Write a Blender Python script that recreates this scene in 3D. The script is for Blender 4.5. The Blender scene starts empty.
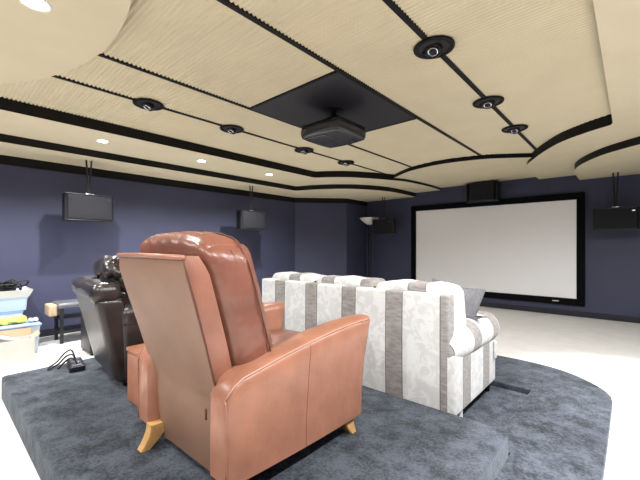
import bpy, bmesh, math, random
from mathutils import Vector, Matrix
random.seed(7)
sc = bpy.context.scene
C = sc.collection
PI = math.pi
R = math.radians

# ------------------------------------------------------------------ materials
def _nt(name):
    m = bpy.data.materials.new(name); m.use_nodes = True
    nt = m.node_tree; b = nt.nodes['Principled BSDF']
    return m, nt, b

def mat(name, col, rough=0.6, metal=0.0, spec=0.4, var=0.0, vscale=8.0, bump=0.0, bscale=60.0, coat=0.0, detail=4.0, emis=None, estr=0.0, sheen=0.0, bdist=0.004):
    m, nt, b = _nt(name)
    b.inputs['Base Color'].default_value = (*col, 1)
    b.inputs['Roughness'].default_value = rough
    b.inputs['Metallic'].default_value = metal
    b.inputs['Specular IOR Level'].default_value = spec
    b.inputs['Coat Weight'].default_value = coat
    b.inputs['Sheen Weight'].default_value = sheen
    if emis:
        b.inputs['Emission Color'].default_value = (*emis, 1); b.inputs['Emission Strength'].default_value = estr
    tc = nt.nodes.new('ShaderNodeTexCoord')
    if var > 0:
        n = nt.nodes.new('ShaderNodeTexNoise'); n.inputs['Scale'].default_value = vscale; n.inputs['Detail'].default_value = detail
        nt.links.new(tc.outputs['Object'], n.inputs['Vector'])
        r = nt.nodes.new('ShaderNodeValToRGB')
        r.color_ramp.elements[0].position = .3; r.color_ramp.elements[1].position = .7
        r.color_ramp.elements[0].color = (*[c*(1-var) for c in col], 1)
        r.color_ramp.elements[1].color = (*[min(1, c*(1+var)) for c in col], 1)
        nt.links.new(n.outputs['Fac'], r.inputs['Fac']); nt.links.new(r.outputs['Color'], b.inputs['Base Color'])
    if bump > 0:
        n2 = nt.nodes.new('ShaderNodeTexNoise'); n2.inputs['Scale'].default_value = bscale; n2.inputs['Detail'].default_value = 3
        nt.links.new(tc.outputs['Object'], n2.inputs['Vector'])
        bp = nt.nodes.new('ShaderNodeBump'); bp.inputs['Strength'].default_value = bump; bp.inputs['Distance'].default_value = bdist
        nt.links.new(n2.outputs['Fac'], bp.inputs['Height']); nt.links.new(bp.outputs['Normal'], b.inputs['Normal'])
    return m

def carpet(name, col, var, vs, fine):
    m, nt, b = _nt(name)
    b.inputs['Roughness'].default_value = .95; b.inputs['Specular IOR Level'].default_value = .1
    b.inputs['Sheen Weight'].default_value = .15; b.inputs['Sheen Roughness'].default_value = .6; b.inputs['Sheen Tint'].default_value = (.84, .93, 1, 1)
    tc = nt.nodes.new('ShaderNodeTexCoord')
    a = nt.nodes.new('ShaderNodeTexNoise'); a.inputs['Scale'].default_value = vs; a.inputs['Detail'].default_value = 6; a.inputs['Roughness'].default_value = .65
    f = nt.nodes.new('ShaderNodeTexNoise'); f.inputs['Scale'].default_value = fine; f.inputs['Detail'].default_value = 2
    mx = nt.nodes.new('ShaderNodeMath'); mx.operation = 'ADD'
    am = nt.nodes.new('ShaderNodeMath'); am.operation = 'MULTIPLY'; am.inputs[1].default_value = 1.9
    hf = nt.nodes.new('ShaderNodeMath'); hf.operation = 'MULTIPLY'; hf.inputs[1].default_value = 1/2.9
    for n in (a, f): nt.links.new(tc.outputs['Object'], n.inputs['Vector'])
    nt.links.new(a.outputs['Fac'], am.inputs[0]); nt.links.new(am.outputs[0], mx.inputs[0]); nt.links.new(f.outputs['Fac'], mx.inputs[1]); nt.links.new(mx.outputs[0], hf.inputs[0])
    r = nt.nodes.new('ShaderNodeValToRGB')
    r.color_ramp.elements[0].position = .40; r.color_ramp.elements[1].position = .60
    r.color_ramp.elements[0].color = (*[c*(1-var) for c in col], 1)
    r.color_ramp.elements[1].color = (*[c*(1+var) for c in col], 1)
    nt.links.new(hf.outputs[0], r.inputs['Fac']); nt.links.new(r.outputs['Color'], b.inputs['Base Color'])
    bp = nt.nodes.new('ShaderNodeBump'); bp.inputs['Strength'].default_value = .5; bp.inputs['Distance'].default_value = .008
    nt.links.new(f.outputs['Fac'], bp.inputs['Height']); nt.links.new(bp.outputs['Normal'], b.inputs['Normal'])
    return m

def striped(name, axis, phase, period, width, base, stripe):
    """cream damask with woven taupe stripes running along the cloth"""
    m, nt, b = _nt(name)
    b.inputs['Roughness'].default_value = .75; b.inputs['Specular IOR Level'].default_value = .25; b.inputs['Sheen Weight'].default_value = .2
    tc = nt.nodes.new('ShaderNodeTexCoord'); sp = nt.nodes.new('ShaderNodeSeparateXYZ'); nt.links.new(tc.outputs['Object'], sp.inputs[0])
    def M(op, a, bb=None):
        n = nt.nodes.new('ShaderNodeMath'); n.operation = op
        if isinstance(a, (int, float)): n.inputs[0].default_value = a
        else: nt.links.new(a, n.inputs[0])
        if bb is not None:
            if isinstance(bb, (int, float)): n.inputs[1].default_value = bb
            else: nt.links.new(bb, n.inputs[1])
        return n.outputs[0]
    x = M('SUBTRACT', sp.outputs[axis], phase)
    x = M('DIVIDE', x, period); x = M('ADD', x, 100.5)
    x = M('FRACT', x); x = M('SUBTRACT', x, .5); d = M('ABSOLUTE', x)          # 0 at stripe centre
    ins = M('LESS_THAN', d, width/period/2)
    edge = M('LESS_THAN', M('ABSOLUTE', M('SUBTRACT', d, width/period/2)), .008)
    n = nt.nodes.new('ShaderNodeTexNoise'); n.inputs['Scale'].default_value = 11; n.inputs['Detail'].default_value = 3; n.inputs['Distortion'].default_value = 1.6
    nt.links.new(tc.outputs['Object'], n.inputs['Vector'])
    r1 = nt.nodes.new('ShaderNodeValToRGB'); r1.color_ramp.elements[0].position = .46; r1.color_ramp.elements[1].position = .54
    r1.color_ramp.elements[0].color = (*[c*.87 for c in base], 1); r1.color_ramp.elements[1].color = (*base, 1)
    nt.links.new(n.outputs['Fac'], r1.inputs['Fac'])
    w = nt.nodes.new('ShaderNodeTexNoise'); w.inputs['Scale'].default_value = 18; w.inputs['Detail'].default_value = 4
    mp = nt.nodes.new('ShaderNodeMapping'); mp.inputs['Scale'].default_value = (1, 1, 3.5)
    nt.links.new(tc.outputs['Object'], mp.inputs[0]); nt.links.new(mp.outputs[0], w.inputs['Vector'])
    r2 = nt.nodes.new('ShaderNodeValToRGB'); r2.color_ramp.elements[0].position = .35; r2.color_ramp.elements[1].position = .65
    r2.color_ramp.elements[0].color = (*[c*.8 for c in stripe], 1); r2.color_ramp.elements[1].color = (*[c*1.2 for c in stripe], 1)
    nt.links.new(w.outputs['Fac'], r2.inputs['Fac'])
    mix = nt.nodes.new('ShaderNodeMix'); mix.data_type = 'RGBA'
    nt.links.new(ins, mix.inputs['Factor']); nt.links.new(r1.outputs[0], mix.inputs[6]); nt.links.new(r2.outputs[0], mix.inputs[7])
    mix2 = nt.nodes.new('ShaderNodeMix'); mix2.data_type = 'RGBA'
    nt.links.new(edge, mix2.inputs['Factor']); nt.links.new(mix.outputs[2], mix2.inputs[6]); mix2.inputs[7].default_value = (*[c*.45 for c in stripe], 1)
    nt.links.new(mix2.outputs[2], b.inputs['Base Color'])
    bp = nt.nodes.new('ShaderNodeBump'); bp.inputs['Strength'].default_value = .3; bp.inputs['Distance'].default_value = .004
    nt.links.new(n.outputs['Fac'], bp.inputs['Height']); nt.links.new(bp.outputs['Normal'], b.inputs['Normal'])
    return m

M = {}
M['wall'] = mat('navy_wall_paint', (.046, .050, .094), .55, var=.05, vscale=2, bump=.05, bscale=150)
M['tan'] = mat('tan_ceiling_cloth', (.725, .635, .445), .8, spec=.15, var=.03, vscale=3)
M['riser'] = mat('dark_brown_trim', (.007, .006, .0055), .55, spec=.2)
M['base'] = mat('dark_baseboard', (.018, .018, .028), .3, spec=.5)
M['floor'] = carpet('cream_carpet', (.71, .69, .65), .05, 5, 160)
M['slate'] = carpet('slate_carpet', (.036, .041, .051), .72, 9, 75)
M['screen'] = mat('screen_cloth', (.90, .90, .90), .85, spec=.1)
M['velvet'] = mat('black_velvet', (.004, .004, .005), .9, spec=.1)
M['black'] = mat('black_satin', (.010, .010, .012), .4, spec=.4)
M['grille'] = mat('black_grille_cloth', (.014, .014, .017), .75, spec=.18, var=.5, vscale=180, bump=.4, bscale=300)
M['metal'] = mat('dark_metal', (.02, .02, .022), .35, metal=.6)
M['chrome'] = mat('chrome', (.75, .75, .78), .2, metal=1)
M['panel'] = mat('dark_ceiling_board', (.024, .022, .027), .5, spec=.35)
M['proj'] = mat('projector_shell', (.04, .038, .04), .24, spec=.5)
M['leather'] = mat('brown_leather', (.175, .066, .042), .33, spec=.5, var=.22, vscale=5, bump=.35, bscale=17, bdist=.010)
M['leather_side'] = mat('tan_leather', (.305, .135, .083), .33, spec=.45, var=.16, vscale=7, bump=.28, bscale=14, bdist=.010)
M['leather_edge'] = mat('brown_leather_edge', (.235, .098, .062), .34, spec=.5, var=.18, vscale=7, bump=.28, bscale=14, bdist=.010)
M['leather_back'] = mat('tan_back_vinyl', (.235, .133, .087), .5, spec=.4, var=.10, vscale=4, bump=.12, bscale=120, bdist=.002)
M['fseam'] = mat('faint_seam', (.17, .07, .042), .5)
M['seam'] = mat('dark_stitching', (.10, .035, .02), .6)
M['welt'] = mat('pale_highlight_welt', (.42, .23, .16), .4)  # pale piping, with the arm's top-edge highlight put into its colour
M['bleather'] = mat('black_leather', (.022, .016, .015), .3, spec=.6, var=.3, vscale=6, bump=.3, bscale=120, bdist=.002)
M['wood'] = mat('oak_leg', (.52, .30, .11), .4, var=.2, vscale=14)
M['console'] = mat('reddish_brown_vinyl', (.36, .15, .085), .45, var=.15, vscale=9)
M['cream'] = mat('cream_lining', (.75, .72, .66), .8)
SB, SS = (.64, .64, .625), (.27, .25, .235)
M['pillow'] = mat('grey_pillow', (.17, .168, .18), .85, var=.15, vscale=60)
M['white'] = mat('white_plastic', (.66, .66, .64), .5)
M['glow'] = mat('lamp_glow', (1, 1, 1), .5, emis=(1, .97, .92), estr=60)
M['glass'] = mat('frosted_glass', (.72, .70, .64), .35, spec=.5)
M['bluebox'] = mat('pale_blue_plastic', (.36, .46, .60), .45, var=.05, vscale=4)
M['bluelid'] = mat('blue_plastic_lid', (.28, .42, .66), .4)
M['tub'] = mat('cloudy_clear_plastic', (.50, .55, .62), .35, var=.1, vscale=7)
M['carton'] = mat('white_cardboard', (.58, .555, .51), .75, var=.05, vscale=6)
M['kraft'] = mat('brown_cardboard', (.45, .33, .21), .8)
M['yellow'] = mat('yellow_wrapper', (.70, .60, .12), .5, var=.2, vscale=20)
M['paper'] = mat('white_paper', (.66, .66, .66), .7)
M['greytop'] = mat('grey_glossy_top', (.12, .12, .14), .25, spec=.6)

# ------------------------------------------------------------------ mesh helpers (world coordinates; obj() shifts into the thing)
def add_box(bm, x0, x1, y0, y1, z0, z1, bev=0.0, seg=2, mi=0):
    r = bmesh.ops.create_cube(bm, size=1)
    vs = r['verts']
    for v in vs:
        v.co = Vector(((x0+x1)/2 + v.co.x*(x1-x0), (y0+y1)/2 + v.co.y*(y1-y0), (z0+z1)/2 + v.co.z*(z1-z0)))
    fs = set(f for v in vs for f in v.link_faces)
    for f in fs: f.material_index = mi
    if bev > 0:
        es = list(set(e for v in vs for e in v.link_edges))
        bmesh.ops.bevel(bm, geom=es, offset=bev, segments=seg, affect='EDGES', profile=.5)
    return bm

def box(*a, **k): return add_box(bmesh.new(), *a, **k)

def _axis(h, r, n):
    r = min(r, h*.999)
    a = [-h + r*(1-math.cos(t*PI/2/4)) if False else -h + r*(1 - math.cos(PI/2*t/4)) for t in range(5)]
    inner = [-h+r + (2*h-2*r)*i/n for i in range(1, n)]
    return a + inner + [-q for q in reversed(a)]

def rbox(cx, cy, cz, sx, sy, sz, r, n=8, deform=None):
    """rounded box as one welded grid; deform(local point, unit coords) -> local point"""
    hx, hy, hz = sx/2, sy/2, sz/2
    r = min(r, hx*.98, hy*.98, hz*.98)
    A = [_axis(hx, r, n), _axis(hy, r, n), _axis(hz, r, n)]
    bm = bmesh.new(); cache = {}
    def V(x, y, z):
        k = (round(x, 6), round(y, 6), round(z, 6))
        if k not in cache:
            p = Vector((x, y, z))
            q = Vector((max(-hx+r, min(hx-r, x)), max(-hy+r, min(hy-r, y)), max(-hz+r, min(hz-r, z))))
            d = p - q
            if d.length > 1e-9: p = q + d.normalized()*r
            if deform: p = Vector(deform(p, (x/hx, y/hy, z/hz)))
            cache[k] = bm.verts.new((p.x+cx, p.y+cy, p.z+cz))
        return cache[k]
    for ax in range(3):
        u, w = [(1, 2), (2, 0), (0, 1)][ax]
        h = (hx, hy, hz)[ax]
        for s in (-1, 1):
            for i in range(len(A[u])-1):
                for j in range(len(A[w])-1):
                    q = []
                    for (ii, jj) in ((i, j), (i+1, j), (i+1, j+1), (i, j+1)):
                        c = [0, 0, 0]; c[ax] = s*h; c[u] = A[u][ii]; c[w] = A[w][jj]
                        q.append(V(*c))
                    if s < 0: q.reverse()
                    if len(set(q)) == 4:
                        try: bm.faces.new(q)
                        except ValueError: pass
    return bm

def add_tube(bm, pts, r, n=8, closed=False, taper=None):
    pts = [Vector(p) for p in pts]; rings = []
    up = Vector((0, 0, 1))
    prev = None
    for i, p in enumerate(pts):
        a = pts[(i-1) % len(pts)] if (closed or i > 0) else p
        b = pts[(i+1) % len(pts)] if (closed or i < len(pts)-1) else p
        t = (b-a).normalized()
        if prev is None:
            s = t.cross(up)
            if s.length < 1e-3: s = t.cross(Vector((1, 0, 0)))
        else:
            s = prev - t*prev.dot(t)
            if s.length < 1e-4: s = t.cross(up)
        s.normalize(); prev = s; w = t.cross(s)
        rr = r if taper is None else r*taper[i]
        rings.append([bm.verts.new(p + (s*math.cos(2*PI*k/n) + w*math.sin(2*PI*k/n))*rr) for k in range(n)])
    m = len(rings)
    for i in range(m if closed else m-1):
        A, B = rings[i], rings[(i+1) % m]
        for k in range(n): bm.faces.new((A[k], A[(k+1) % n], B[(k+1) % n], B[k]))
    if not closed:
        bm.faces.new(rings[0][::-1]); bm.faces.new(rings[-1])
    return bm

def tube(pts, r, n=8, **k): return add_tube(bmesh.new(), pts, r, n, **k)

def smooth_path(pts, k=6, closed=False):
    P = [Vector(p) for p in pts]; out = []; n = len(P)
    rng = range(n) if closed else range(n-1)
    for i in rng:
        g = (lambda j: P[j % n]) if closed else (lambda j: P[max(0, min(n-1, j))])
        p0, p1, p2, p3 = g(i-1), g(i), g(i+1), g(i+2)
        for s in range(k):
            t = s/k
            out.append(.5*((2*p1) + (p2-p0)*t + (2*p0-5*p1+4*p2-p3)*t*t + (3*p1-p0-3*p2+p3)*t**3))
    if not closed: out.append(P[-1])
    return out

def prism(outline, z0, z1, side=0, cap=0, bev=0.0):
    """outline in XY extruded z0..z1; side and cap faces get their own material slots"""
    bm = bmesh.new()
    lo = [bm.verts.new((p[0], p[1], z0)) for p in outline]
    hi = [bm.verts.new((p[0], p[1], z1)) for p in outline]
    a = bm.faces.new(lo); b = bm.faces.new(hi)
    a.material_index = cap; b.material_index = cap
    n = len(lo)
    for i in range(n):
        f = bm.faces.new((lo[i], lo[(i+1) % n], hi[(i+1) % n], hi[i])); f.material_index = side
    bmesh.ops.recalc_face_normals(bm, faces=bm.faces)
    if bev > 0:
        es = [e for e in bm.edges if abs(e.verts[0].co.z-z1) < 1e-6 and abs(e.verts[1].co.z-z1) < 1e-6]
        bmesh.ops.bevel(bm, geom=es, offset=bev, segments=4, affect='EDGES', profile=.5)
    return bm

def loft(sections, cap=True):
    bm = bmesh.new(); rings = [[bm.verts.new(p) for p in s] for s in sections]
    n = len(rings[0])
    for a, b in zip(rings, rings[1:]):
        for k in range(n): bm.faces.new((a[k], a[(k+1) % n], b[(k+1) % n], b[k]))
    if cap: bm.faces.new(rings[0][::-1]); bm.faces.new(rings[-1])
    bmesh.ops.recalc_face_normals(bm, faces=bm.faces)
    return bm

def lathe(cx, cy, prof, n=24, bm=None):
    bm = bm or bmesh.new(); rings = []
    for (r, z) in prof:
        rings.append([bm.verts.new((cx + max(r, 1e-4)*math.cos(2*PI*k/n), cy + max(r, 1e-4)*math.sin(2*PI*k/n), z)) for k in range(n)])
    for a, b in zip(rings, rings[1:]):
        for k in range(n): bm.faces.new((a[k], a[(k+1) % n], b[(k+1) % n], b[k]))
    bm.faces.new(rings[0][::-1]); bm.faces.new(rings[-1])
    bmesh.ops.recalc_face_normals(bm, faces=bm.faces)
    return bm

def obj(name, bm, m, parent=None, smooth=True, angle=40):
    ms = m if isinstance(m, (list, tuple)) else [m]
    off = Vector((0, 0, 0)); q = parent
    while q is not None:
        off += q.location; q = q.parent
    me = bpy.data.meshes.new(name)
    for v in bm.verts: v.co -= off
    if smooth:
        for f in bm.faces: f.smooth = True
        ca = math.radians(angle)
        for e in bm.edges:
            if len(e.link_faces) == 2 and e.calc_face_angle(0) > ca: e.smooth = False
    bm.to_mesh(me); bm.free()
    for x in ms: me.materials.append(M[x] if isinstance(x, str) else x)
    o = bpy.data.objects.new(name, me); C.objects.link(o)
    if parent: o.parent = parent
    return o

def tag(o, label, cat, group=None):
    o['label'] = label; o['category'] = cat
    if group: o['group'] = group
    return o

def thing(name, label, cat, loc, group=None):
    o = bpy.data.objects.new(name, None); C.objects.link(o); o.location = loc; o.empty_display_size = .1
    return tag(o, label, cat, group)

def solo(name, bm, m, label, cat):
    """a thing that is one mesh, its origin at its own base"""
    xs = [v.co.x for v in bm.verts]; ys = [v.co.y for v in bm.verts]; zs_ = [v.co.z for v in bm.verts]
    c = Vector(((min(xs)+max(xs))/2, (min(ys)+max(ys))/2, min(zs_)))
    for v in bm.verts: v.co -= c
    o = obj(name, bm, m); o.location = c
    return tag(o, label, cat)

def struct(name, bm, m, smooth=False, angle=40):
    o = obj(name, bm, m, None, smooth, angle); o['kind'] = 'structure'; return o

def dup(root, loc, label, group=None):
    r = root.copy(); C.objects.link(r); r.location = loc; r['label'] = label
    if group: r['group'] = group
    for ch in list(root.children):
        c = ch.copy(); C.objects.link(c); c.parent = r
        for g in list(ch.children):
            d = g.copy(); C.objects.link(d); d.parent = c
    return r

# ------------------------------------------------------------------ room shell
XL, XR, YB, YF = -5.88, 1.48, -3.4, 7.45
AX = -2.2                                    # the room's axis (screen centre)
Z0, ZF, Z1, Z2, ZT = 2.556, 2.488, 2.44, 2.35, 2.235
mir = lambda x: 2*AX - x
struct('floor', box(XL-.1, XR+.1, YB-.1, YF+.1, -.1, 0), 'floor')
struct('wall_left', box(XL-.1, XL, YB-.1, YF+.1, 0, 2.7), 'wall')
struct('wall_right', box(XR, XR+.1, YB-.1, YF+.1, 0, 2.7), 'wall')
struct('wall_front', box(XL, XR, YF, YF+.1, 0, 2.7), 'wall')
struct('wall_back', box(XL, XR, YB-.1, YB, 0, 2.7), 'wall')
# boxed-out corner between the left wall and the front wall, its mirror image in the right corner
cornerL = [(XL, 5.70), (-5.06, 6.60), (-5.06, YF), (XL, YF)]
struct('wall_corner_left', prism(cornerL, 0, 2.7), 'wall')
struct('wall_corner_right', prism([(mir(x), y) for x, y in cornerL], 0, 2.7), 'wall')
# dark painted frieze along the wall tops
e = .012
struct('trim_1', box(XL, XL+e, YB, 5.70, ZT, Z2), 'riser')
struct('trim_2', prism([(XL, 5.70), (XL+e*1.5, 5.70), (-5.06+e, 6.60), (-5.06+e, YF), (-5.06, YF), (-5.06, 6.60)], ZT, Z2), 'riser')
struct('trim_3', box(XR-e, XR, YB, 5.70, ZT, Z2), 'riser')
# baseboards
def baseboard(name, pts, h=.095, t=.015):
    bm = bmesh.new()
    add_box(bm, *pts, 0, h*.72); x0, x1, y0, y1 = pts
    sx = .3 if (x1-x0) < .1 else 0; sy = .3 if (y1-y0) < .1 else 0
    if name == 'baseboard_front': add_box(bm, x0, x1, y0+t*.4, y1, h*.72, h)
    elif name == 'baseboard_left': add_box(bm, x0, x1-t*.4, y0, y1, h*.72, h)
    else: add_box(bm, x0+t*.4, x1, y0, y1, h*.72, h)
    return struct(name, bm, 'base')
baseboard('baseboard_front', (-5.06, 1.0, YF-.015, YF))
baseboard('baseboard_left', (XL, XL+.015, YB, 5.69))
baseboard('baseboard_right', (XR-.015, XR, YB, 5.69))

# top ceiling: pleated cloth, folds running across the room
def pleated(x0, x1, y0, y1, z, per=.031, amp=.014):
    bm = bmesh.new(); n = int((y1-y0)/per*6); row = None
    for i in range(n+1):
        y = y0 + (y1-y0)*i/n
        k = i % 6; dz = amp*.5 - amp*math.sin(PI*k/6)
        r2 = [bm.verts.new((x0, y, z+dz)), bm.verts.new((x1, y, z+dz))]
        if row: bm.faces.new((row[0], r2[0], r2[1], row[1]))
        row = r2
    return bm
struct('ceiling', pleated(-4.5, .1, YB, 6.4, Z0), 'tan', smooth=True, angle=180)
struct('ceiling_slab', box(XL, XR, YB, YF, Z0+.02, Z0+.1), 'tan')

# stepped lower tiers with dark painted edges
R1 = [(-.15, YB), (-.15, 4.55), (-.166, 4.62), (-.39, 4.76), (-.645, 4.995), (-.884, 5.37), (-1.067, 5.74), (-1.19, 6.04), (-1.255, 6.53), (-1.285, 7.05), (-1.28, YF)]
R2 = [(.75, YB), (.74, 4.97), (.70, 5.02), (.40, 5.12), (.10, 5.28), (-.11, 5.44), (-.31, 5.65), (-.52, 6.02), (-.64, 6.39), (-.675, 6.8), (-.685, 7.16), (-.68, YF)]
def curved(pts, straight):
    P = [Vector((p[0], p[1], 0)) for p in pts]
    s = smooth_path(P[straight:], 5)
    return [(p.x, p.y) for p in P[:straight]] + [(p.x, p.y) for p in s]
o1 = curved(R1, 2); o2 = curved(R2, 1)
def tier(name, edge, wall_x, z0, z1):
    struct(name, prism(edge + [(wall_x, YF), (wall_x, YB)], z0, z1, side=1, cap=0), ['tan', 'riser'])
tier('ceiling_tier', o1, XR, Z1, Z0+.02)
tier('ceiling_tier', [(mir(x), y) for x, y in o1], XL, Z1, Z0+.02)
tier('ceiling_tier', o2, XR, Z2, Z1)
tier('ceiling_tier', [(mir(x), y) for x, y in o2], XL, Z2, Z1)
arc = [(-3.5, 5.92), (-3.25, 5.73), (-2.85, 5.46), (-2.5, 5.345), (-2.2, 5.31), (-1.9, 5.345), (-1.55, 5.46), (-1.15, 5.73), (-.9, 5.92)]
arc = [(p.x, p.y) for p in smooth_path([(x, y, 0) for x, y in arc], 5)]
struct('ceiling_tier', prism(arc + [(-.9, YF), (-3.5, YF)], ZF, Z0+.02, side=1, cap=0), ['tan', 'riser'])
dc, dr = (-2.38, -1.40), 2.14
struct('ceiling_tier', prism([(dc[0]+dr*math.cos(2*PI*k/96), dc[1]+dr*math.sin(2*PI*k/96)) for k in range(96) if dc[1]+dr*math.sin(2*PI*k/96) > YB], Z1, Z0+.02, side=1, cap=0), ['tan', 'riser'])

# dark slots between the cloth panels
PX0, PX1, PY0, PY1 = -2.785, -1.672, 2.08, 3.39
zs = Z0-.014
def yend(x):                                                # where the front curved tier begins
    for (a, b) in zip(arc, arc[1:]):
        if a[0] <= x <= b[0]: return a[1] + (b[1]-a[1])*(x-a[0])/(b[0]-a[0])
    return 5.75
for i, (x, w, y0) in enumerate(((-1.672, .036, YB), (-1.0, .036, YB), (-2.785, .03, .6), (-3.40, .03, .5))):
    struct('trim_%d' % (i+4), box(x-w/2, x+w/2, y0, yend(x)+.05, zs, Z0+.02), 'riser')

# ------------------------------------------------------------------ ceiling board and projector
struct('trim_8', box(PX0+.015, PX1-.018, PY0, PY1, Z0-.016, Z0+.02), 'panel')
bm = bmesh.new()
for y in (PY0, PY1): add_box(bm, PX0+.015, PX1-.018, y-.01, y+.01, Z0-.02, Z0+.02)
struct('trim_9', bm, 'riser')
t = thing('projector', 'black ceiling projector hanging under the dark square board', 'projector', (-2.2, 2.66, 2.255))
def pj(p, u):
    k = 1 - .03*max(0, -u[2])
    b = 1 - .10*abs(u[0])**3*abs(u[1])**3
    bulge = 1 + .05*(1-u[0]**2) if abs(u[1]) > .9 else 1
    return (p.x*k*b, p.y*k*b*bulge, p.z - .004*(1-u[0]**2)*(u[2] < 0)*(1-u[1]**2))
pb = obj('body', rbox(-2.2, 2.66, 2.305, .52, .50, .09, .022, 10, pj), 'proj', t)
obj('top_shell', rbox(-2.2, 2.66, 2.362, .47, .45, .06, .028, 6), 'black', t)
obj('bottom_hatch', rbox(-2.28, 2.57, 2.257, .26, .22, .012, .005, 4), 'proj', t)
obj('foot', lathe(-2.36, 2.50, [(.012, 2.244), (.014, 2.25), (.014, 2.27)], 12), 'black', t)
obj('foot', lathe(-2.06, 2.80, [(.012, 2.244), (.014, 2.25), (.014, 2.27)], 12), 'black', t)
bm = lathe(0, 0, [(.05, 0), (.055, .005), (.055, .05), (.045, .06), (.02, .05)], 24)
bmesh.ops.rotate(bm, verts=bm.verts, cent=(0, 0, 0), matrix=Matrix.Rotation(-PI/2, 3, 'X')); bmesh.ops.translate(bm, verts=bm.verts, vec=(-2.2, 2.89, 2.325))
obj('lens', bm, 'black', t)
bm = lathe(-2.2, 2.66, [(.025, 2.38), (.025, 2.53), (.10, 2.532), (.10, 2.541)], 20)
add_box(bm, -2.30, -2.10, 2.58, 2.74, 2.40, 2.412); obj('ceiling_mount', bm, 'black', t)
for (dx, dy) in ((-.09, -.07), (.09, -.07), (.09, .07), (-.09, .07)):
    obj('mount_strut', tube([(-2.2+dx, 2.66+dy, 2.40), (-2.2+dx*.3, 2.66+dy*.3, 2.5)], .006), 'metal', t)

# ------------------------------------------------------------------ ceiling spotlights in the slots
def spot_fixture(loc, label, group):
    x, y, z = loc
    t = thing('ceiling_spotlight', label, 'ceiling light', loc, group)
    obj('trim_ring', lathe(x, y, [(.095, z+.004), (.098, z-.004), (.120, z-.012), (.132, z-.006), (.134, z+.004)], 36), 'riser', t)
    obj('recess', lathe(x, y, [(.10, z+.004), (.10, z-.002), (.06, z-.006), (.05, z-.004)], 24), 'black', t)
    def tilt(bm):
        bmesh.ops.rotate(bm, verts=bm.verts, cent=(x, y, z), matrix=Matrix.Rotation(R(-24), 3, 'X')); return bm
    h = obj('lamp_head', tilt(lathe(x, y, [(.058, z-.001), (.058, z-.026), (.050, z-.034), (.040, z-.030), (.036, z-.016)], 24)), 'metal', t)
    obj('lens_ring', tilt(tube([(x+.030*math.cos(2*PI*k/24), y+.030*math.sin(2*PI*k/24), z-.034) for k in range(24)], .0042, 8, closed=True)), 'chrome', h)
    obj('lens', tilt(lathe(x, y, [(.026, z-.020), (.026, z-.033), (.012, z-.037)], 20)), 'black', h)
    obj('yoke', tilt(tube([(x-.075, y, z-.004), (x-.066, y, z-.022), (x-.05, y, z-.024)], .008)), 'metal', t)
    return t
zc = zs - .001
gr = 'round spotlights along the right ceiling slot'
p0 = spot_fixture((-1.0, 2.27, zc), 'large round black ceiling spotlight nearest the viewer on the right-hand slot', gr)
dup(p0, (-1.0, 3.456, zc), 'middle of the three round black spotlights on the right-hand ceiling slot', gr)
dup(p0, (-1.0, 4.43, zc), 'round black spotlight on the right-hand ceiling slot, closest to the screen', gr)
gl = 'round spotlights along the left ceiling slot'
dup(p0, (-3.40, 1.38, zc), 'round black spotlight on the left slot, nearest the big ceiling disc', gl)
dup(p0, (-3.40, 2.30, zc), 'second round black spotlight along the left slot from the ceiling disc', gl)
dup(p0, (-3.40, 3.47, zc), 'third round black spotlight along the left slot, just left of the projector', gl)
dup(p0, (-3.40, 4.42, zc), 'smallest-looking round black spotlight, fourth and last along the left slot', gl)

# ------------------------------------------------------------------ downlights: four fittings in view, more lamps added out of view
def downlight(x, y, z, label=None, grp=None, proto=None):
    if label and proto: t = dup(proto, (x, y, z), label, grp)
    elif label:
        t = thing('downlight', label, 'ceiling light', (x, y, z), grp)
        obj('trim_ring', lathe(x, y, [(.05, z+.002), (.052, z-.004), (.066, z-.006), (.072, z+.002)], 28), 'white', t)
        obj('bulb', lathe(x, y, [(.046, z+.001), (.046, z-.003), (.03, z-.009), (.005, z-.011)], 24), 'glow', t)
    else: t = None
    return t
def lamp(x, y, z, power, size=168, blend=.45, col=(.985, .985, 1)):
    l = bpy.data.lights.new('downlight_and_fill_lamp', 'SPOT'); l.energy = power; l.spot_size = R(size); l.spot_blend = blend
    l.shadow_soft_size = .028; l.color = col
    o = bpy.data.objects.new('downlight_and_fill_lamp', l); C.objects.link(o); o.location = (x, y, z-.05)
DL = (1.36, 2.62, 3.88)
gd = 'lit downlights above the left wall'
d0 = downlight(-4.63, DL[0], Z1, 'lit round downlight in the left ceiling tier, above the nearest wall speaker', gd)
downlight(-4.63, DL[1], Z1, 'lit round downlight in the left ceiling tier, middle of the row of three', gd, d0)
downlight(-4.63, DL[2], Z1, 'lit round downlight in the left ceiling tier, farthest of the row of three', gd, d0)
downlight(-2.26, .36, Z1, 'lit round downlight in the big plain ceiling disc at the top left', None, d0)
for y in DL + (.10,):
    lamp(-4.63, y, Z1, 170, 144, .8)          # left row, one spot each; the nearest is unseen, without fitting
    lamp(.23, y, Z1, 290, 60, .6); lamp(.23, y, Z1, 118)  # unseen right row without fittings: beam, plus wide spill added for the screen
lamp(-2.26, .36, Z1, 75)
for (x, y) in ((-3.9, -1.4), (-.8, -1.4), (-2.3, -3.0)): lamp(x, y, Z1, 115)  # unseen lamps behind the camera, no fittings, added to light the recliner's back

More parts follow.
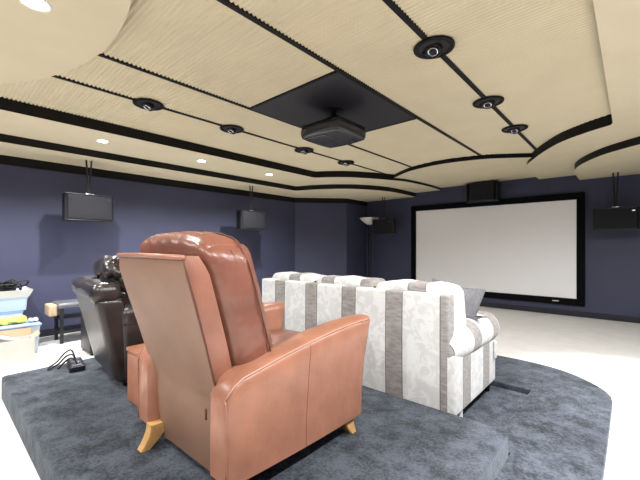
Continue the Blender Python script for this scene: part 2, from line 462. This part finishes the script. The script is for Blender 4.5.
# ------------------------------------------------------------------ projection screen on the front wall
t = thing('projection_screen', 'large white projection screen in a wide black frame on the front wall', 'screen', (-2.2, 7.40, .2))
sx0, sx1, sz0, sz1 = -3.80, -.605, .195, 2.13; fw = .115
bm = bmesh.new()
for (a, b, c, d) in ((sx0, sx1, sz0, sz0+fw), (sx0, sx1, sz1-fw, sz1), (sx0, sx0+fw, sz0+fw, sz1-fw), (sx1-fw, sx1, sz0+fw, sz1-fw)):
    add_box(bm, a, b, 7.385, 7.447, c, d, .006)
obj('frame', bm, 'velvet', t)
obj('screen_surface', box(sx0+fw-.01, sx1-fw+.01, 7.41, 7.425, sz0+fw-.01, sz1-fw+.01), 'screen', t)
obj('badge', rbox(-1.02, 7.382, .252, .10, .008, .022, .004, 3), 'chrome', t)

# ------------------------------------------------------------------ loudspeakers
t = thing('center_speaker', 'black box loudspeaker fixed above the screen under the ceiling', 'speaker', (-2.2, 7.25, 2.09))
obj('cabinet', box(-2.49, -1.91, 7.16, 7.375, 2.09, 2.46, .004), 'black', t)
obj('wall_bracket', box(-2.40, -2.00, 7.374, 7.45, 2.20, 2.42), 'black', t)
obj('grille', rbox(-2.2, 7.152, 2.275, .38, .03, .32, .012, 4), 'grille', t)
obj('side_panel', box(-2.47, -2.42, 7.148, 7.162, 2.11, 2.44, .004), 'velvet', t)
obj('side_panel', box(-1.98, -1.93, 7.148, 7.162, 2.11, 2.44, .004), 'velvet', t)

def hung_speaker(cx, cy, cz, face, label, ceil_z, grp='black speakers hung from ceiling rods'):
    """face 'x': grille towards +X; 'y': grille towards -Y"""
    t = thing('hanging_speaker', label, 'speaker', (cx, cy, cz-.165), grp)
    W, D, H = .55, .16, .335
    def place(bm):
        if face == 'x': bmesh.ops.rotate(bm, verts=bm.verts, cent=(0, 0, 0), matrix=Matrix.Rotation(PI/2, 3, 'Z'))
        bmesh.ops.translate(bm, verts=bm.verts, vec=(cx, cy, cz)); return bm
    # bipole body: flat face, canted ends, seen from above a shallow trapezium
    out = [(-W/2, D*.5), (-W/2, -D*.32), (-W/2+.03, -D*.5), (W/2-.03, -D*.5), (W/2, -D*.32), (W/2, D*.5)]
    obj('cabinet', place(prism(out, -H/2, H/2)), 'black', t, smooth=False)
    bm = bmesh.new()
    obj('grille', place(rbox(0, -D*.5-.002, 0, W-.05, .016, H-.03, .006, 6)), 'grille', t)
    for z in (-H/2, H/2):
        obj('cap', place(rbox(0, -.002, z, W+.012, D+.014, .014, .006, 4)), 'black', t)
    obj('badge', place(box(W/2-.085, W/2-.05, -D*.5-.0125, -D*.5-.0095, H/2-.062, H/2-.048)), 'chrome', t)
    b = obj('bracket', place(box(-.045, .045, -.03, .03, H/2+.006, H/2+.022, .003)), 'chrome', t)
    for s in (-1, 1):
        bm = bmesh.new(); add_tube(bm, [(s*.022*.5, 0, H/2+.02), (s*.022*.5, 0, H/2+.14), (s*.03, 0, ceil_z-cz)], .011, 10)
        obj('hanging_rod', place(bm), 'black', t)
    return t
hung_speaker(-5.39, 1.42, 1.715, 'x', 'black speaker hung before the left wall, nearest the viewer, large wall shadow under it', Z2)
hung_speaker(-5.37, 4.06, 1.70, 'x', 'black speaker hung before the left wall, just above the tan recliner back', Z2)
hung_speaker(-4.30, 7.02, 1.67, 'y', 'black speaker hung beside the floor lamp, left of the screen', Z2)
hung_speaker(-.20, 7.08, 1.635, 'y', 'black speaker hung to the right of the screen at the picture edge', Z2)

# ------------------------------------------------------------------ floor lamp in the far corner
lx, ly = -4.76, 7.12
t = thing('floor_lamp', 'tall torchiere floor lamp with white bowl in the far left corner', 'floor lamp', (lx, ly, 0))
obj('base', lathe(lx, ly, [(.15, 0), (.15, .015), (.13, .025), (.03, .04), (.02, .06)], 28), 'metal', t)
for k in range(3):
    a = 2*PI*k/3 + .4
    obj('pole', tube([(lx+.035*math.cos(a), ly+.035*math.sin(a), .03), (lx+.035*math.cos(a), ly+.035*math.sin(a), 1.76)], .010), 'metal', t)
for z in (.5, 1.0, 1.45): obj('collar', lathe(lx, ly, [(.03, z), (.05, z), (.05, z+.015), (.03, z+.015)], 20), 'metal', t)
obj('lamp_shade', lathe(lx, ly, [(.035, 1.74), (.06, 1.75), (.13, 1.79), (.20, 1.85), (.235, 1.90), (.228, 1.905), (.18, 1.86), (.10, 1.81), (.03, 1.79)], 36), 'glass', t)

# ------------------------------------------------------------------ carpeted platforms
def rounded_rect(x0, x1, y0, y1, rads, n=10):
    pts = []
    for (cx, cy, a0, r) in ((x1, y0, -PI/2, rads[0]), (x1, y1, 0, rads[1]), (x0, y1, PI/2, rads[2]), (x0, y0, PI, rads[3])):
        ox = cx - r if cx == x1 else cx + r; oy = cy - r if cy == y1 else cy + r
        for i in range(n+1):
            a = a0 + PI/2*i/n; pts.append((ox + r*math.cos(a), oy + r*math.sin(a)))
    return pts
UX0, UX1, UY0, UY1, UZ = -3.77, -.515, .385, 2.17, .17
LZ = .048
up = obj('seating_platform', prism(rounded_rect(UX0, UX1, UY0, UY1, (.03, .03, .03, .03), 4), 0, UZ, bev=.022), 'slate')
tag(up, 'raised slate carpeted platform under the two recliners', 'platform')
# low front platform: right and front border around the sunken place of the sofa
NX0, NX1, NY1 = -3.05, -.615, 3.24
front = [(-.112, 3.40), (-.125, 3.52), (-.163, 3.62), (-.225, 3.72), (-.296, 3.80), (-.38, 3.88), (-.48, 3.95), (-.60, 4.0), (-.735, 4.03), (-.90, 4.045)]
low = [(UX1+.002, .385), (-.112, .385)] + front + [(-3.4, 4.045), (-3.75, 3.8), (-3.75, UY1+.002), (NX0, UY1+.002), (NX0, NY1), (NX1, NY1), (NX1, UY1+.002), (UX1+.002, UY1+.002)]
lo = obj('step_platform', prism(low, 0, LZ, bev=.010), 'slate')
tag(lo, 'low slate carpeted step with a rounded corner around the striped sofa', 'platform')
pit = struct('floor_carpet', box(NX0, NX1, UY1, NY1, 0, .004), 'slate')

# ------------------------------------------------------------------ striped sofa
SX0, SX1 = -2.86, -.855
BX0, BX1 = SX0+.045, SX1-.045
scx = (SX0+SX1)/2
s = thing('sofa', 'cream and taupe striped three-seat sofa seen from behind', 'sofa', (scx, 2.72, .004))
phx = -1.295 - scx; phy = 2.48 - 2.72
M['sx'] = striped('striped_damask_across', 0, phx, .412, .135, SB, SS)
M['sc'] = striped('striped_damask_cushion', 0, -1.16 - scx, .42, .135, SB, SS)
M['sy'] = striped('striped_damask_along', 1, phy, .43, .145, SB, SS)
M['sr'] = striped('striped_damask_roll', 1, phy + .16, .43, .145, SB, SS)
def backdef(p, u):
    return (p.x, p.y - .006*(1-u[0]**8)*(u[1] < 0)*math.sin(PI*(u[2]+1)/2), p.z)
obj('back', rbox((BX0+BX1)/2, 2.255+.06, .48, BX1-BX0, .12, .80, .016, 12, backdef), 'sx', s)
obj('base', rbox(scx, 2.74, .20, SX1-SX0-.10, .80, .24, .02, 8), 'sx', s)
def sd(p, u): return (p.x, p.y, p.z + .025*(1-u[0]**2)*(1-u[1]**2)*(u[2] > 0))
for k in range(3):
    w = (SX1-SX0-.34)/3; cx = SX0 + .17 + w*(k+.5)
    obj('seat_cushion', rbox(cx, 2.84, .40, w-.006, .66, .16, .05, 8, sd), 'sx', s)
    w2 = (BX1-BX0-.04)/3; cx2 = BX0 + .04 + w2*(k+.5)
    def cd(p, u, k=k):
        puff = (1-u[0]**4)*(1-u[2]**4)
        return (p.x, p.y*(1+.15*puff*(p.y > 0)) - .16*(p.z-.1)/.85, p.z + .006*(1-u[0]**2)*(u[2] > 0) + .006*math.sin(7*u[0]+k*2)*(u[2] > .6) - .014*abs(u[0])**6*(u[2] > 0))
    c = obj('back_cushion', rbox(cx2, 2.485, .695, w2-.004, .26, .48, .05, 9, cd), 'sc', s)
    obj('button', lathe(cx2-w2*.44, 2.30, [(.001, .884), (.010, .886), (.010, .896), (.001, .899)], 12), 'seam', c)
# rolled arms
def sofa_arm(side):
    xs = SX1 if side > 0 else SX0
    g = 1 if side > 0 else -1
    a = obj('arm', rbox(xs - g*.075, 2.71, .29, .15, .90, .40, .02, 8), 'sy', s)
    secs = []
    cx, cz, r = xs - g*.10, .525, .128
    for (y, k) in ((2.262, .22), (2.272, .42), (2.30, .62), (2.36, .80), (2.46, .94), (2.6, 1), (2.9, 1.02), (3.13, 1.04), (3.168, .99), (3.18, .86)):
        secs.append([(cx + g*(1-k)*.05 + r*k*math.cos(2*PI*i/28), y, cz - (1-k)*.05 + r*k*math.sin(2*PI*i/28)) for i in range(28)])
    obj('arm_roll', loft(secs), 'sr', a)
    obj('tassel', rbox(xs + g*.012, 3.10, .36, .02, .035, .14, .008, 3), 'sy', a)
sofa_arm(1); sofa_arm(-1)
for (x, y) in ((SX0+.08, 2.36), (SX1-.03, 2.42), (SX0+.08, 3.10), (SX1-.05, 3.10)):
    obj('foot', lathe(x, y, [(.018, .004), (.022, .02), (.022, .10)], 14), 'cream' if x > -1 and y < 2.6 else 'black', s)
tp = thing('throw_pillow', 'grey throw pillow tipped against the right arm of the sofa', 'pillow', (-1.095, 2.80, .515))
def pil(p, u):
    k = (1-abs(u[0])**2.2)*(1-abs(u[2])**2.2)
    pinch = 1 + .10*(abs(u[0])*abs(u[2]))**2 - .06*(1-abs(u[0]))*(abs(u[2]) > .9) - .06*(1-abs(u[2]))*(abs(u[0]) > .9)
    return (p.x*pinch, math.copysign(.010 + .065*k, p.y), p.z*pinch)
bm = rbox(0, 0, 0, .38, .05, .38, .012, 12, pil)
bmesh.ops.rotate(bm, verts=bm.verts, cent=(0, 0, 0), matrix=Matrix.Rotation(R(6), 3, 'Z') @ Matrix.Rotation(R(-8), 3, 'X') @ Matrix.Rotation(R(9), 3, 'Y'))
bmesh.ops.translate(bm, verts=bm.verts, vec=(-1.075, 2.80, .705))
for v in bm.verts:                                          # the soft cover gives way where it rests on the arm roll
    d = Vector((v.co.x + .955, v.co.z - .525)); rr = .137
    if v.co.x > -1.0 or d.length < rr:
        if d.length < rr: d = d.normalized()*rr; v.co.x = -.955 + d.x; v.co.z = .525 + d.y
    if v.co.x > -.985 and v.co.z < .672: v.co.z = .672
    if v.co.z < .515: v.co.z = .515
obj('cover', bm, 'pillow', tp)

# ------------------------------------------------------------------ tan leather recliner
rx0, rx1 = -2.0, -1.14
rc = (rx0+rx1)/2
t = thing('recliner', 'tan leather recliner with wooden legs, seen from behind in the foreground', 'armchair', (rc, 1.2, UZ))
ybk = lambda z: .63 + (1.155-z)*.288 if z > .55 else .804 + .02*min(1, (.55-z)/.3)
# outer back shell: leaning slab whose cloth runs on down to the seat rail
secs = []
NS = 26
for i in range(NS+1):
    z = .205 + (1.165-.205)*i/NS
    f = (z-.205)/.96
    hw = .30 + .045*min(1, f*1.25)
    cxs = rc - .01
    th = .085 if z > .6 else .085 + .10*(.6-z)
    y0 = ybk(z); k = 1.0
    if i == NS: k = .0
    elif i == NS-1: k = .6
    dy = (1-k)*.018; dx = (1-k)*.014
    wob = .010*math.sin(z*17)*(1-f)
    ring = []
    for (sx, sy) in ((-1, 0), (-.98, -.01), (-.6, -.014), (0, -.016), (.6, -.014), (.98, -.01), (1, 0), (1, .5), (1, 1), (.98, 1.01), (0, 1.01), (-.98, 1.01), (-1, 1), (-1, .5)):
        fold = .022*math.sin(sx*10+z*9)*(1-f)**3 if sy < .2 and abs(sx) < .98 else 0
        ring.append((cxs + sx*(hw-dx) + wob*(abs(sx) > .9)*.5, y0 + (sy*th if sy >= .0 else sy) + dy*(1 if sy < .5 else -1) + fold, z))
    secs.append(ring)
bm = loft(secs)
for f in bm.faces:
    if abs(f.normal.x) > .7 or f.normal.z > .5: f.material_index = 1           # leather edge round the vinyl back
sh = obj('back_shell', bm, ['leather_back', 'leather_edge'], t, angle=50)
obj('side_seam', tube([(rc-.01+ (.30+.045*min(1, ((z-.235)/.93)*1.25)), ybk(z)-.006, z) for z in [.62+.053*i for i in range(11)]], .004, 6), 'seam', sh)
# top edge of the shell, a rolled welt
obj('top_welt', tube([(rc-.01-.335, ybk(1.16)+.003, 1.160), (rc-.01, ybk(1.16)-.008, 1.164), (rc-.01+.335, ybk(1.16)+.003, 1.160)], .011, 8), 'leather_side', sh)
# big back cushion
CW, CT, CH = .745, .235, .67
ccz = .935
def cdef(p, u):
    # arch the top, round the corners, puff the faces, gather the top seam
    z = p.z; x = p.x
    zt = max(0, u[2])
    x *= 1 - .07*zt**5
    arch = -.045*abs(u[0])**3*zt**1.5
    puff = (1-abs(u[0])**4)*(1-abs(u[2])**4)
    y = p.y + (.030*puff if p.y > 0 else -.006*puff)
    g = .007*math.sin(x*88 + 1.3*math.sin(x*31))*math.exp(-((u[2]-.86)/.16)**2)
    gs = .0055*math.sin(z*84 + 1.2*math.sin(z*27))*math.exp(-((abs(u[0])-.97)/.12)**2)
    y += g*(1 if p.y > 0 else -.6)
    zz = z + arch + g*.8
    x += math.copysign(gs, u[0])
    yc = ybk(ccz+zz) + .085 + .115 + .01
    return (x, y + yc - 1.0, zz)
cu = obj('back_cushion', rbox(rc-.02, 1.0, ccz, CW, CT, CH, .085, 18, cdef), 'leather', t, angle=60)
# seam running round the front and the rear edge of the cushion
def cseam(yy, off, name, r, m):
    pts = []
    def P(ux, uz):
        p = cdef(Vector((ux*CW/2, yy, uz*CH/2)), (ux, yy/(CT/2), uz)); return (p[0]*1.0+rc-.02, p[1]+1.0, p[2]+ccz)
    path = []
    for i in range(13): path.append((1, -.9+1.5*i/12))
    for i in range(1, 9):
        a = PI/2*i/8; path.append((.76+.24*math.cos(a), .6+.4*math.sin(a)))
    path += [(.76-1.52*i/20, 1) for i in range(1, 20)]
    for i in range(0, 9):
        a = PI/2 + PI/2*i/8; path.append((-.76+.24*math.cos(a), .6+.4*math.sin(a)))
    for i in range(1, 13): path.append((-1, .6-1.5*i/12))
    obj(name, tube([P(*q) for q in path], r, 6), m, cu)
cseam(.062, 0, 'seam', .0035, 'seam')
# seat
def sdf(p, u): return (p.x, p.y + .02*(1-u[0]**2)*(u[1] > 0), p.z + .03*(1-u[0]**2)*(1-u[1]**2)*(u[2] > 0))
obj('seat', rbox(rc, 1.335, .535, .60, .66, .20, .06, 10, sdf), 'leather', t)
obj('seat_base', rbox(rc, 1.25, .34, .60, .80, .18, .02, 4), 'leather_side', t)
obj('footrest', rbox(rc, 1.675, .40, .58, .07, .30, .03, 6), 'leather', t)
# arms: tapering panels, rising to the front, top swept forward and outward
def arm(side):
    g = side
    xo = rx1 if g > 0 else rx0
    NSs, secs = 26, []
    for i in range(NSs+1):
        q = i/NSs
        # top line
        ztop = .672 + .135*math.sin(q*PI/2*1.0)**1.0*1.0 - .012*q*q
        ztop -= .055*max(0, (1-q/.07))**2                       # rounded rear top corner
        zbot = .262 + .02*(1-q)
        ring = []
        W = .145
        prof = [(0, 0), (.0, .2), (.004, .4), (.006, .6), (.006, .8), (.004, .93), (-.006, .985), (-.026, 1.0), (-.07, 1.006), (-.115, 1.0), (-.137, .985), (-.145, .93), (-.145, .6), (-.145, .3), (-.145, 0), (-.07, 0)]
        for (dx, f) in prof:
            z = zbot + (ztop-zbot)*f
            h = (z-.26)/.55
            yr = .752 + .004*(1-h)
            yf = 1.648 + .085*max(0, h)**2.4
            y = yr + (yf-yr)*q
            flare = .016*max(0, (h-.4)/.6)**2*q*(1 if dx > -.05 else .6)
            bow = .010*math.sin(PI*q)
            # round the rear and front vertical edges a little
            rd = .016*((max(0, 1-q/.03))**2 + (max(0, 1-(1-q)/.03))**2)
            ddx = dx + flare + bow*(dx > -.05)
            mid = -.0725
            ddx = mid + (ddx-mid)*(1 - rd/.0725*1.0)
            ring.append((xo + g*ddx, y, z))
        secs.append(ring)
    a = obj('arm', loft(secs), 'leather_side', t, angle=55)
    # welt on the outer top edge, highlight painted into its colour; rear welt plain
    pts = []
    for i in range(0, NSs+1):
        r_ = secs[i]; pts.append(Vector(r_[6]) + Vector((g*.002, 0, .001)))
    obj('welt', tube(pts, .0045, 6), 'welt', a)
    pts = [Vector(secs[0][k]) + Vector((g*.001, -.001, 0)) for k in range(0, 7)]
    obj('rear_welt', tube(pts, .004, 6), 'leather_side', a)
    k = 12
    pts = [Vector(secs[k][j]) + Vector((g*.0005, 0, 0)) for j in range(0, 7)]
    obj('seam', tube(pts, .0012, 6), 'fseam', a)
    return a
aR = arm(1); arm(-1)
obj('rear_tab', box(-1.292, -1.284, .744, .752, .50, .545, .001), 'seam', t)
# carved oak legs, splayed
def leg(x, y, sx, sy):
    pts = []; ring = []
    for i in range(9):
        q = i/8; z = UZ + .125*q
        off = .045*(1-q)**1.6
        w = .034*(1-.15*(1-q)); d = .024 + .026*q
        c = (x + sx*off*.3, y + sy*off)
        ring.append([(c[0]-w, c[1]-d, z), (c[0]+w, c[1]-d, z), (c[0]+w, c[1]+d, z), (c[0]-w, c[1]+d, z)])
    bm = loft(ring)
    es = [e for e in bm.edges if abs(e.verts[0].co.z-e.verts[1].co.z) > .005]
    bmesh.ops.bevel(bm, geom=es, offset=.005, segments=2, affect='EDGES')
    return obj('leg', bm, 'wood', t)
leg(rx0+.155, .80, -1, -1.5); leg(rx1-.20, .90, 1, -1); leg(rx0+.09, 1.49, -1, 1); leg(rx1-.055, 1.53, 1, 1)

# ------------------------------------------------------------------ black leather recliner
bx0, bx1 = -3.535, -2.695
bc = (bx0+bx1)/2
t = thing('recliner', 'black leather recliner behind and left of the tan recliner', 'armchair', (bc, 1.4, UZ))
brec = t
by = lambda z: .97 - .16*(z-.2)/.75
def bs(p, u):
    z = p.z + .55
    return (p.x + .12*(1-u[2])/2*(1-u[0])/2, p.y + by(z) - .97, p.z)
sh = obj('back_shell', rbox(bc, 1.06, .53, bx1-bx0-.02, .18, .62, .04, 10, bs), 'bleather', t)
def bl(p, u):
    return (p.x, p.y*(1+.12*(1-u[0]**2)), p.z - .030*u[0]**2*0 + .012*math.sin(7*u[0])*(u[2] > 0)*.5)
obj('top_roll', rbox(bc, .905, .872, bx1-bx0, .19, .155, .065, 10, bl), 'bleather', sh)
obj('back_seam', tube([(bx1-.06, by(z)-.002, z) for z in (.25, .4, .6, .80)], .004, 6), 'black', sh)
def bcush(p, u):
    puff = (1-abs(u[0])**3)*(1-abs(u[2])**3)
    w = .008*math.sin(u[0]*14+u[2]*5)+.006*math.sin(u[2]*17+u[0]*6)
    return (p.x*(1-.1*max(0, u[2])**4), p.y*(1+.35*puff) - .20*(p.z+.2) + w, p.z - .05*abs(u[0])**3*(u[2] > 0) + w)
obj('back_cushion', rbox(bc, 1.17, .86, .60, .22, .48, .10, 12, bcush), 'bleather', t)
def bhead(p, u):
    w = .010*math.sin(u[0]*6+u[1]*5)
    return (p.x*(1-.12*abs(u[2])**2), p.y + w, p.z - .03*u[0]**2 + w)
obj('head_pillow', rbox(bc, 1.05, 1.045, .58, .24, .17, .08, 10, bhead), 'bleather', t)
obj('seat', rbox(bc, 1.55, .51, .52, .66, .22, .07, 8, sdf), 'bleather', t)
obj('seat_base', rbox(bc+.04, 1.45, .31, .50, .90, .22, .03, 5), 'bleather', t)
obj('footrest', rbox(bc, 1.90, .37, .52, .08, .32, .03, 5), 'bleather', t)
for g in (-1, 1):
    cx = bx1-.10 if g > 0 else bx0+.235
    def ad(p, u, g=g):
        return (p.x*(1+.12*max(0, u[2])), p.y, p.z + .02*math.sin(PI*(u[1]+1)/2)*(u[2] > 0))
    a = obj('arm', rbox(cx, 1.44, .485, .20, .94, .58, .075, 10, ad), 'bleather', t)
    obj('arm_seam', tube([(cx+g*.104, 1.0+.1*i, .64) for i in range(10)], .004, 6), 'black', a)
    for y in (1.05, 1.82): obj('foot', rbox(cx, y, UZ+.0255, .06, .06, .05, .01, 3), 'black', t)

brec.rotation_euler.z = R(-4.7); brec.location.y -= .036

# ------------------------------------------------------------------ brown box console between the recliners
t = thing('side_console', 'narrow reddish-brown box console standing between the two recliners', 'side table', (-2.44, 1.2, UZ))
obj('body', rbox(-2.44, 1.18, UZ+.165, .20, .58, .33, .012, 4), 'console', t)
obj('lid', rbox(-2.44, 1.18, UZ+.345, .21, .59, .028, .008, 4), 'console', t)

# ------------------------------------------------------------------ things by the left wall
# power strip with leads on the platform
t = thing('power_strip', 'black power strip with tangled leads on the platform by the black recliner', 'power strip', (-3.58, .86, UZ))
def spin(bm):
    bmesh.ops.rotate(bm, verts=bm.verts, cent=(0, 0, 0), matrix=Matrix.Rotation(R(-8), 3, 'Z')); bmesh.ops.translate(bm, verts=bm.verts, vec=(-3.56, .84, UZ)); return bm
obj('housing', spin(rbox(0, 0, .023, .30, .11, .044, .008, 4)), 'black', t)
for q in (-.10, 0, .10):
    obj('socket', spin(rbox(q, 0, .047, .06, .07, .010, .004, 3)), 'greytop', t)
for P in ([(-3.66, .86, .22), (-3.69, .84, .29), (-3.72, .80, .27), (-3.73, .74, .20), (-3.70, .68, .179)], [(-3.56, .84, .225), (-3.57, .82, .28), (-3.62, .78, .26), (-3.66, .74, .20), (-3.63, .66, .180)], [(-3.46, .83, .225), (-3.50, .80, .27), (-3.56, .77, .24), (-3.58, .72, .180)]):
    obj('lead', tube(smooth_path(P, 6), .007, 6), 'black', t)

# low black stand with grey top, against the left wall
t = thing('low_stand', 'low black metal stand with a grey top by the left wall', 'stand', (-5.40, 1.30, 0))
obj('top', rbox(-5.42, 1.36, .47, .36, .62, .07, .03, 5), 'greytop', t)
for (x, y) in ((-5.56, 1.10), (-5.28, 1.10), (-5.56, 1.62), (-5.28, 1.62)):
    obj('leg', box(x-.018, x+.018, y-.018, y+.018, 0, .44, .004), 'black', t)
obj('shelf', box(-5.58, -5.26, 1.08, 1.64, .14, .16, .003), 'black', t)
obj('shelf', box(-5.58, -5.26, 1.08, 1.64, .30, .315, .003), 'black', t)
obj('end_block', rbox(-5.40, 1.015, .42, .26, .09, .14, .02, 5), 'kraft', t)['label'] = 'beige block at the end of the stand'
t = thing('subwoofer', 'black box subwoofer on the floor between stand and black recliner', 'speaker', (-4.62, 1.35, 0))
obj('cabinet', box(-4.80, -4.44, 1.18, 1.54, .02, .46, .012), 'black', t)
obj('grille', rbox(-4.435, 1.36, .25, .02, .30, .36, .008, 4), 'grille', t)
for (x, y) in ((-4.77, 1.21), (-4.47, 1.21), (-4.77, 1.51), (-4.47, 1.51)): obj('foot', lathe(x, y, [(.018, 0), (.018, .022)], 10), 'black', t)

def bin_body(x0, x1, y0, y1, z0, z1, tap=.02):
    bm = bmesh.new(); th = .008
    def ring(i, z, d): return [bm.verts.new(p) for p in ((x0+i+d, y0+i+d, z), (x1-i-d, y0+i+d, z), (x1-i-d, y1-i-d, z), (x0+i+d, y1-i-d, z))]
    a = ring(tap, z0, 0); b = ring(0, z1, 0); c = ring(0, z1, th); d = ring(tap, z0+.012, th)
    bm.faces.new(a[::-1])
    for p, q in ((a, b), (b, c), (c, d)):
        for k in range(4): bm.faces.new((p[k], p[(k+1) % 4], q[(k+1) % 4], q[k]))
    bm.faces.new(d)
    es = [e for e in bm.edges if abs(e.verts[0].co.z-e.verts[1].co.z) > .05]
    bmesh.ops.bevel(bm, geom=es, offset=.012, segments=2, affect='EDGES')
    bmesh.ops.recalc_face_normals(bm, faces=bm.faces)
    return bm
# stack against the wall: two pale blue bins and a white tray of cables
t = thing('storage_bin', 'pale blue storage bin at the bottom of the stack by the left wall', 'storage box', (-5.52, .50, 0))
obj('body', bin_body(-5.74, -5.34, .16, .74, 0, .44), 'bluebox', t)
obj('lid', rbox(-5.54, .45, .447, .41, .59, .022, .008, 3), 'bluelid', t)
t = thing('storage_bin', 'pale blue storage box stacked on the lower bin by the left wall', 'storage box', (-5.52, .50, .46))
obj('body', bin_body(-5.76, -5.32, .14, .78, .459, .60, .012), 'bluebox', t)
obj('lid', rbox(-5.54, .46, .606, .45, .65, .016, .006, 3), 'bluebox', t)
t = thing('white_tray', 'white flared tray heaped with black cables, topmost on the stack', 'tray', (-5.52, .50, .616))
obj('body', bin_body(-5.80, -5.28, .10, .83, .615, .70, .035), 'white', t)
t = thing('cable_heap', 'tangled heap of black cables in the white tray', 'cables', (-5.54, .46, .63))
for k in range(14):
    P = []
    for j in range(8):
        P.append((-5.54 + random.uniform(-.17, .17), .46 + random.uniform(-.28, .30), .66 + random.uniform(-.01, .15)*(1 if 0 < j < 7 else 0)))
    obj('cable', tube(smooth_path(P, 5), .009, 6), 'black', t)
# clear tub with blue lid
t = thing('plastic_tub', 'cloudy clear plastic tub with a blue lid on the floor', 'storage box', (-5.10, .55, 0))
obj('body', bin_body(-5.30, -4.98, .16, .84, 0, .315, .02), 'tub', t)
obj('lid', rbox(-5.14, .50, .3295, .345, .705, .028, .010, 4), 'bluelid', t)
def crump(p, u):
    return (p.x*(1+.2*math.sin(u[1]*5)), p.y, p.z*(1+.5*math.sin(u[0]*4+u[1]*6)) + .01*math.sin(u[0]*9)*math.cos(u[1]*8))
bm = rbox(-5.14, .60, .385, .15, .28, .05, .02, 9, crump)
bmesh.ops.translate(bm, verts=bm.verts, vec=(0, 0, .3445 - min(v.co.z for v in bm.verts)))
solo('yellow_packet', bm, 'yellow', 'crumpled yellow packet lying on the blue tub lid', 'packet')
bm = rbox(-5.12, .80, .352, .12, .08, .020, .008, 5, crump)
bmesh.ops.translate(bm, verts=bm.verts, vec=(0, 0, .3445 - min(v.co.z for v in bm.verts)))
solo('paper_packet', bm, 'paper', 'small white paper packet at the end of the blue tub lid', 'packet')
# open carton in front
t = thing('open_carton', 'open white cardboard carton in front of the blue-lidded tub', 'box', (-4.90, .45, 0))
bm = bmesh.new(); H = .235
add_box(bm, -4.935, -4.925, .25, .75, 0, H); add_box(bm, -4.735, -4.725, .25, .75, 0, H)
add_box(bm, -4.925, -4.735, .25, .26, 0, H); add_box(bm, -4.925, -4.735, .74, .75, 0, H); add_box(bm, -4.925, -4.735, .26, .74, 0, .01)
obj('body', bm, 'carton', t, smooth=False)
def flap(pts, m='carton'):
    bm = bmesh.new(); a = [bm.verts.new(p) for p in pts]; f = bm.faces.new(a); f.normal_update()
    nrm = f.normal.copy()
    r = bmesh.ops.extrude_face_region(bm, geom=[f]); nv = [v for v in r['geom'] if isinstance(v, bmesh.types.BMVert)]
    bmesh.ops.translate(bm, verts=nv, vec=nrm*.004); bmesh.ops.recalc_face_normals(bm, faces=bm.faces)
    obj('flap', bm, m, t, smooth=False)
flap([(-4.93, .25, H), (-4.93, .75, H), (-4.945, .75, H+.08), (-4.945, .25, H+.09)], 'kraft')
flap([(-4.925, .75, H), (-4.73, .75, H), (-4.74, .80, H+.04), (-4.92, .80, H+.04)], 'kraft')
bm = box(-.075, .075, -.20, .20, -.008, .008)
bmesh.ops.rotate(bm, verts=bm.verts, cent=(0, 0, 0), matrix=Matrix.Rotation(R(-24), 3, 'X')); bmesh.ops.translate(bm, verts=bm.verts, vec=(-4.835, .47, .285))
solo('white_board', bm, 'paper', 'white board sticking out of the open carton', 'board')

# ------------------------------------------------------------------ camera, world, view
cam = bpy.data.cameras.new('camera'); co = bpy.data.objects.new('camera', cam); C.objects.link(co)
co.location = (0, 0, 1.2); co.rotation_euler = (PI/2, 0, R(41.8))
cam.lens = 350/640*36; cam.sensor_width = 36; cam.shift_y = 7/640; cam.clip_start = .05
sc.camera = co
w = bpy.data.worlds.new('world'); sc.world = w; w.use_nodes = True
w.node_tree.nodes['Background'].inputs[0].default_value = (.5, .5, .55, 1); w.node_tree.nodes['Background'].inputs[1].default_value = .3
sc.view_settings.view_transform = 'Standard'; sc.view_settings.look = 'None'
sc.view_settings.gamma = 1; sc.view_settings.use_curve_mapping = False
sc.view_settings.exposure = .36
